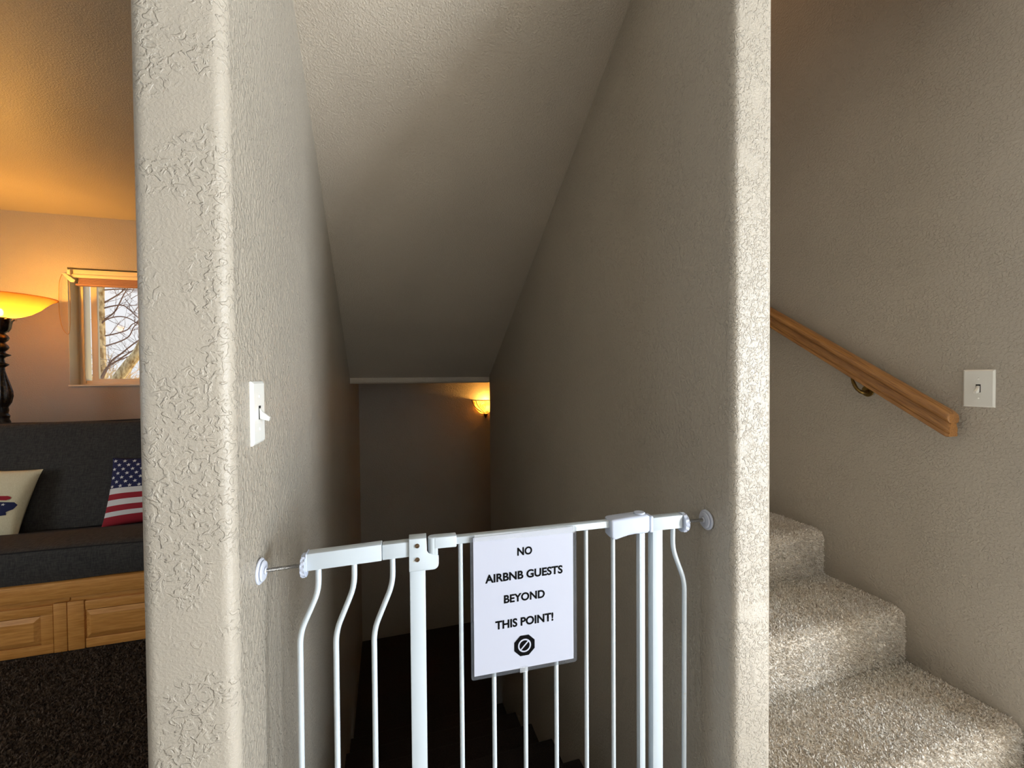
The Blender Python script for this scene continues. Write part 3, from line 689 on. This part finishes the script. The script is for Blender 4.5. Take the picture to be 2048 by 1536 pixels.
oc = obj('octagon_symbol', tilt(flat([[(ocx+.0243*math.cos(PI/8+k*PI/4)*.98, ocz+.0232*math.sin(PI/8+k*PI/4)) for k in range(8)]], .0004)), M['ink'], pp, smooth=False)
R0, R1 = .0140, .0110
q_ = []
for k in range(32):
    t0, t1 = 2*PI*k/32, 2*PI*(k+1)/32
    q_.append([(ocx+R1*math.cos(t0), ocz+R1*math.sin(t0)), (ocx+R0*math.cos(t0), ocz+R0*math.sin(t0)), (ocx+R0*math.cos(t1), ocz+R0*math.sin(t1)), (ocx+R1*math.cos(t1), ocz+R1*math.sin(t1))])
dx_ = (math.cos(PI/4), math.sin(PI/4)); nx_ = (-dx_[1]*.0014, dx_[0]*.0014)
q_.append([(ocx-dx_[0]*.0118+nx_[0], ocz-dx_[1]*.0118+nx_[1]), (ocx-dx_[0]*.0118-nx_[0], ocz-dx_[1]*.0118-nx_[1]), (ocx+dx_[0]*.0118-nx_[0], ocz+dx_[1]*.0118-nx_[1]), (ocx+dx_[0]*.0118+nx_[0], ocz+dx_[1]*.0118+nx_[1])])
obj('prohibition_mark', tilt(flat(q_, .0008)), M['paper'], pp, smooth=False)
for a_, b_ in ((.4930, .5100), (.4000, .6150)):
    zt = .5835 if b_ < .6 else .8665
    obj('tape', bx(a_, b_, yp-.0012, yp-.0008, zt, zt+(.012 if b_ < .6 else .014)), M['tape'], sg)

# ------------------------------------------------------------------ light switches
def switch(name, label, loc, rz):
    """plate in local XZ, facing -Y"""
    t_ = thing(name, label, 'light switch', loc, rz)
    bm = bmesh.new(); w_, h_, b_ = .0365, .0575, .004
    A_ = [(-w_, 0, -h_), (w_, 0, -h_), (w_, 0, h_), (-w_, 0, h_)]; B_ = [(-w_, -.0025, -h_), (w_, -.0025, -h_), (w_, -.0025, h_), (-w_, -.0025, h_)]; D_ = [(x*(1-b_/w_), -.0058, z*(1-b_/h_)) for x, y, z in A_]
    V_ = [[bm.verts.new(p) for p in q] for q in (A_, B_, D_)]
    bm.faces.new(V_[0]); bm.faces.new(V_[2])
    for a__, b__ in zip(V_, V_[1:]):
        for k in range(4): bm.faces.new((a__[k], a__[(k+1) % 4], b__[(k+1) % 4], b__[k]))
    obj('cover_plate', bm, M['switch'], t_, smooth=False)
    obj('slot', bx(-.0055, .0055, -.0066, -.0056, -.0125, .0125), M['dark_hole'], t_, smooth=False)
    bm = bmesh.new(); prism(bm, [(-.0062, .0085), (-.0068, -.0115), (-.0100, -.0125), (-.0215, -.0160), (-.0230, -.0090), (-.0110, .0010)], 0, -.0042, .0042, bev=.0012)
    obj('toggle', bm, M['switch'], t_)
    for zz in (-.030, .030):
        bm = bmesh.new(); tmp = bmesh.new(); lathe(tmp, [(.0004, 0), (.0033, 0), (.0028, .0012), (.0004, .0016)], 14)
        for v in tmp.verts: v.co = Vector((v.co.x, -.0058-v.co.z, v.co.y+zz))
        me_ = bpy.data.meshes.new('t'); tmp.to_mesh(me_); tmp.free(); bm.from_mesh(me_); bpy.data.meshes.remove(me_)
        obj('screw', bm, M['switch'], t_)
    return t_
switch('light_switch', 'white toggle light switch on the stairwell side of the left pillar', (XL, .8785, 1.1375), PI/2)
switch('light_switch', 'white toggle light switch on the taupe wall near the handrail end', (RW, .8300, 1.1530), -PI/2)

# ------------------------------------------------------------------ handrail
hr = thing('handrail', 'oak wall handrail sloping up beside the carpeted stairs', 'handrail', (1.700, .862, 1.036))
ms = .655; dl = Vector((0, 1, ms)).normalized(); ul = Vector((0, -ms, 1)).normalized()
pf = [(-.021, -.034), (-.0235, -.031), (-.0235, -.025), (-.0205, -.022), (-.0235, -.019), (-.0225, -.010), (-.0165, .000), (-.0145, .005), (-.0170, .0085), (-.0250, .0100), (-.0285, .015), (-.0290, .021), (-.0255, .029), (-.014, .035), (0, .037)]
pf = pf+[(-a_, b_) for a_, b_ in pf[-2::-1]]
bm = bmesh.new(); rings = []
LN = 2.35
for d_, s_ in ((0, .86), (.004, .95), (.010, 1), (LN, 1)):
    rings.append([bm.verts.new(Vector((a_*s_, 0, 0))+ul*(b_*s_)+dl*(d_+(ms*b_*.8 if d_ < 1 else 0))) for a_, b_ in pf])
for a_, b_ in zip(rings, rings[1:]):
    for j in range(len(pf)): bm.faces.new((a_[j], a_[(j+1) % len(pf)], b_[(j+1) % len(pf)], b_[j]))
bm.faces.new(rings[0]); bm.faces.new(rings[-1][::-1])
obj('rail', bm, M['oak'], hr, ang=50)
for yb in (.30, 1.75):
    zr = ms*yb-.037
    bm = bmesh.new()
    disc(bm, (yb-.02, zr-.060), .022, .0550, .0500)
    tube(bm, spline([(.052, yb-.02, zr-.060), (.030, yb-.02, zr-.066), (.008, yb-.012, zr-.052), (0, yb-.002, zr-.022), (0, yb, zr)], 6), [.0075]*10+[.006]*8+[.005]*7, 10)
    for v in box(bm, -.008, .008, yb-.032, yb+.032, zr-.003, zr+.002): v.co.z += (v.co.y-yb)*ms
    obj('bracket', bm, M['brass'], hr)['label'] = 'curved antique brass bracket'

# ------------------------------------------------------------------ sconce on the back wall
sc = thing('wall_sconce', 'glowing amber half-bowl wall sconce with iron scrollwork above the landing', 'wall lamp', (.905, 3.92, .983))
RB, DB = .125, .135
bp = [(.012, -DB), (.045, -DB+.006), (.078, -.103), (.102, -.070), (.117, -.035), (RB, 0)]
m = bpy.data.materials.new('amber_glass'); m.use_nodes = True; ntm = m.node_tree; ntm.nodes.clear()
oo = ntm.nodes.new('ShaderNodeOutputMaterial'); tl = ntm.nodes.new('ShaderNodeBsdfTranslucent'); df = ntm.nodes.new('ShaderNodeBsdfPrincipled'); mx = ntm.nodes.new('ShaderNodeMixShader')
tcn = ntm.nodes.new('ShaderNodeTexCoord'); nz = ntm.nodes.new('ShaderNodeTexNoise'); nz.inputs['Scale'].default_value = 14; ntm.links.new(tcn.outputs['Object'], nz.inputs['Vector'])
rc = ramp(m, nz.outputs['Fac'], .35, .65, (.42, .20, .05, 1), (.60, .46, .22, 1)); ntm.links.new(rc.outputs['Color'], tl.inputs[0])
df.inputs['Base Color'].default_value = (.75, .5, .24, 1); df.inputs['Roughness'].default_value = .2; mx.inputs[0].default_value = .12
ntm.links.new(tl.outputs[0], mx.inputs[1]); ntm.links.new(df.outputs[0], mx.inputs[2])
tp_ = ntm.nodes.new('ShaderNodeBsdfTransparent'); tp_.inputs[0].default_value = (1, .72, .36, 1); m2_ = ntm.nodes.new('ShaderNodeMixShader'); m2_.inputs[0].default_value = .24 if m.name.startswith('amber_al') else .12
ntm.links.new(mx.outputs[0], m2_.inputs[1]); ntm.links.new(tp_.outputs[0], m2_.inputs[2]); ntm.links.new(m2_.outputs[0], oo.inputs[0])
M['lit'] = m
bm = bmesh.new(); lathe(bm, [(max(.004, p.x), p.y) for p in spline([(q[0], q[1], 0) for q in bp], 4)], 32, a0=180, a1=360); obj('glass_bowl', bm, M['lit'], sc)
def bowlpt(t_, z, e=.004):
    t_ = math.radians(t_)
    for (r0, z0), (r1, z1) in zip(bp, bp[1:]):
        if z0 <= z <= z1: q = r0+(r1-r0)*(z-z0)/(z1-z0)+e; break
    else: q = RB+e
    return Vector((q*math.cos(t_), q*math.sin(t_), z))
obj('rim', tb([bowlpt(180+180*k/24, 0) for k in range(25)], .0042, 8), M['bronze'], sc)
for t_ in (181, 214, 326, 359):
    obj('rib', tb([bowlpt(t_+(270-t_)*(k/14)**2.2*.75, -DB*k/14*.98) for k in range(15)], .0035, 6), M['bronze'], sc)
def scroll(t0, z0, rad, hand, turns=1.6):
    pts_ = []
    for k in range(34):
        q = k/33; rr2 = rad*(1-.78*q); an = PI/2+hand*2*PI*turns*q
        dx = rr2*math.cos(an); dz = rr2*math.sin(an)
        pts_.append(bowlpt(t0+math.degrees(dx/.115), max(-DB+.002, min(0, z0+dz))))
    return tb(pts_, .0022, 6)
for t0, h_ in ((248, 1), (292, -1)): obj('scroll', scroll(t0, -.055, .036, h_), M['bronze'], sc)
for t0, h_ in ((196, 1), (344, -1)): obj('scroll', scroll(t0, -.030, .022, h_), M['bronze'], sc); 
for t0, h_ in ((262, -1), (278, 1)): obj('scroll', scroll(t0, -.112, .014, h_, 1.2), M['bronze'], sc)
obj('finial', la([(.0005, -.178), (.006, -.172), (.004, -.166), (.011, -.158), (.016, -.146), (.021, -.138), (.022, -.132), (.0005, -.130)], 20, c=(0, -.012, 0)), M['bronze'], sc)
obj('back_plate', bx(-.03, .03, -.006, 0, -.10, -.01, bev=.002), M['bronze'], sc)
ll = light('sconce_light', 'POINT', (0, -.06, -.022), 5.5, (1, .48, .09), shadow_soft_size=.02); ll.parent = sc

# ------------------------------------------------------------------ outdoors
g = bx(-16, 8, 4.3, 34, -.5, -.3); struct('ground', g, M['ground'])
rnd = random.Random(11)
def twigs(bm, p, d, ln, rad, depth):
    pts_ = [Vector(p)]; dd = Vector(d).normalized(); n = 5
    for k in range(n):
        dd = (dd+Vector((rnd.uniform(-.28, .28), rnd.uniform(-.2, .2), rnd.uniform(-.22, .26)))).normalized(); pts_.append(pts_[-1]+dd*ln/n)
    tube(bm, pts_, [rad*(1-.8*k/n) for k in range(n+1)], 5)
    if depth > 0:
        for k in range(rnd.randint(2, 4)):
            i = rnd.randint(1, n); nd = (dd+Vector((rnd.uniform(-1, 1), rnd.uniform(-.5, .5), rnd.uniform(-.7, .9)))).normalized()
            twigs(bm, pts_[i], nd, ln*rnd.uniform(.4, .65), rad*.55, depth-1)
t1 = thing('tree', 'bare pale-barked tree with an upright trunk at the left of the window view', 'tree', (-4.505, 8.6, -.3), group='bare trees outside')
tp = [(0.01, 0, 0), (.0, 0, 1.0), (-.003, 0, 1.43), (.0, .0, 2.2), (.012, 0, 3.0), (.06, .05, 4.2), (.0, .1, 5.6)]
obj('trunk', tb(spline(tp, 6), [.085-.0013*k for k in range(37)], 14), M['bark'], t1)
BR = [[(-4.46, 2.379), (-4.335, 2.425), (-4.212, 2.446), (-4.084, 2.351), (-3.989, 2.246), (-3.8, 2.1)],
      [(-4.52, 2.063), (-4.413, 2.182), (-4.27, 2.253), (-4.134, 2.233), (-3.991, 2.136), (-3.8, 1.95)],
      [(-4.52, 2.15), (-4.337, 2.292), (-4.233, 2.429), (-4.161, 2.615), (-4.118, 2.742), (-4.08, 3.0)],
      [(-4.502, 2.434), (-4.332, 2.565), (-4.229, 2.653), (-4.117, 2.767), (-4.0, 2.9)],
      [(-4.459, 1.925), (-4.31, 1.961), (-4.138, 2.032), (-4.047, 2.135), (-3.9, 2.2)],
      [(-4.462, 1.752), (-4.278, 1.837), (-4.14, 1.932), (-4.048, 2.076), (-3.96, 2.2)],
      [(-4.442, 1.397), (-4.285, 1.496), (-4.098, 1.597), (-3.9, 1.72)],
      [(-4.443, 2.683), (-4.227, 2.711), (-3.98, 2.707), (-3.7, 2.75)]]
tw = bmesh.new()
for bi, l_ in enumerate(BR):
    yy = [rnd.uniform(-.05, .05) for _ in l_]; pts_ = [(x+4.505, y if i else 0, z+.3) for i, ((x, z), y) in enumerate(zip(l_, yy))]
    sp = spline(pts_, 5); obj('branch', tb(sp, [.0125*(1-.6*k/len(sp)) for k in range(len(sp))], 7), M['twig'], t1)
    for k in range(5): twigs(tw, sp[rnd.randint(3, len(sp)-1)], (rnd.uniform(-.3, 1), rnd.uniform(-.4, .4), rnd.uniform(-.6, 1)), rnd.uniform(.18, .4), .005, 2)
for k in range(26): twigs(tw, (rnd.uniform(.3, 1.2), rnd.uniform(-.3, .5), rnd.uniform(2.75, 3.7)), (rnd.uniform(-1, 1), 0, rnd.uniform(-1, .3)), rnd.uniform(.3, .5), .0055, 2)
obj('twigs', tw, M['twig'], t1)['kind'] = 'stuff'
t2 = thing('tree', 'leaning pale-barked tree low at the right of the window view', 'tree', (-4.55, 8.0, -.3), group='bare trees outside')
tp = [(.1, 0, 0), (.28, 0, .7), (.40, 0, 1.2), (.54, 0, 1.47), (.70, .0, 1.73), (.86, 0, 1.99), (1.0, .05, 2.5), (1.05, .1, 3.4)]
obj('trunk', tb(spline(tp, 6), [.10-.0012*k for k in range(43)], 14), M['bark'], t2)
l_ = [(-4.446, 1.16), (-4.36, 1.36), (-4.285, 1.513), (-4.146, 1.639), (-3.998, 1.783), (-3.8, 1.95)]
for sh in (0, 1):
    sp = spline([(x+4.55, .35 if sh else .45, z+.3-sh*.07-(.16*(x+4.446) if sh else 0)) for x, z in l_], 5); obj('branch', tb([(.36, 0, 1.1)]+sp, [.02]+[.017*(1-.5*k/len(sp)) for k in range(len(sp))], 7), M['twig'], t2)
tw = bmesh.new()
for k in range(10): twigs(tw, sp[rnd.randint(4, len(sp)-1)], (rnd.uniform(-1, 1), 0, rnd.uniform(-.2, 1)), .3, .005, 2)
obj('twigs', tw, M['twig'], t2)['kind'] = 'stuff'
tw = bmesh.new()
for k in range(300): twigs(tw, (rnd.uniform(-7.2, -3.6), rnd.uniform(9.5, 11), rnd.uniform(.0, .95)), (rnd.uniform(-.5, .5), 0, 1), rnd.uniform(.4, .75), .012, 2)
o = obj('dry_brush', tw, M['drytwig']); tag(o, 'tangle of dry tan brush low behind the trees outside the window', 'brush', kind='stuff')
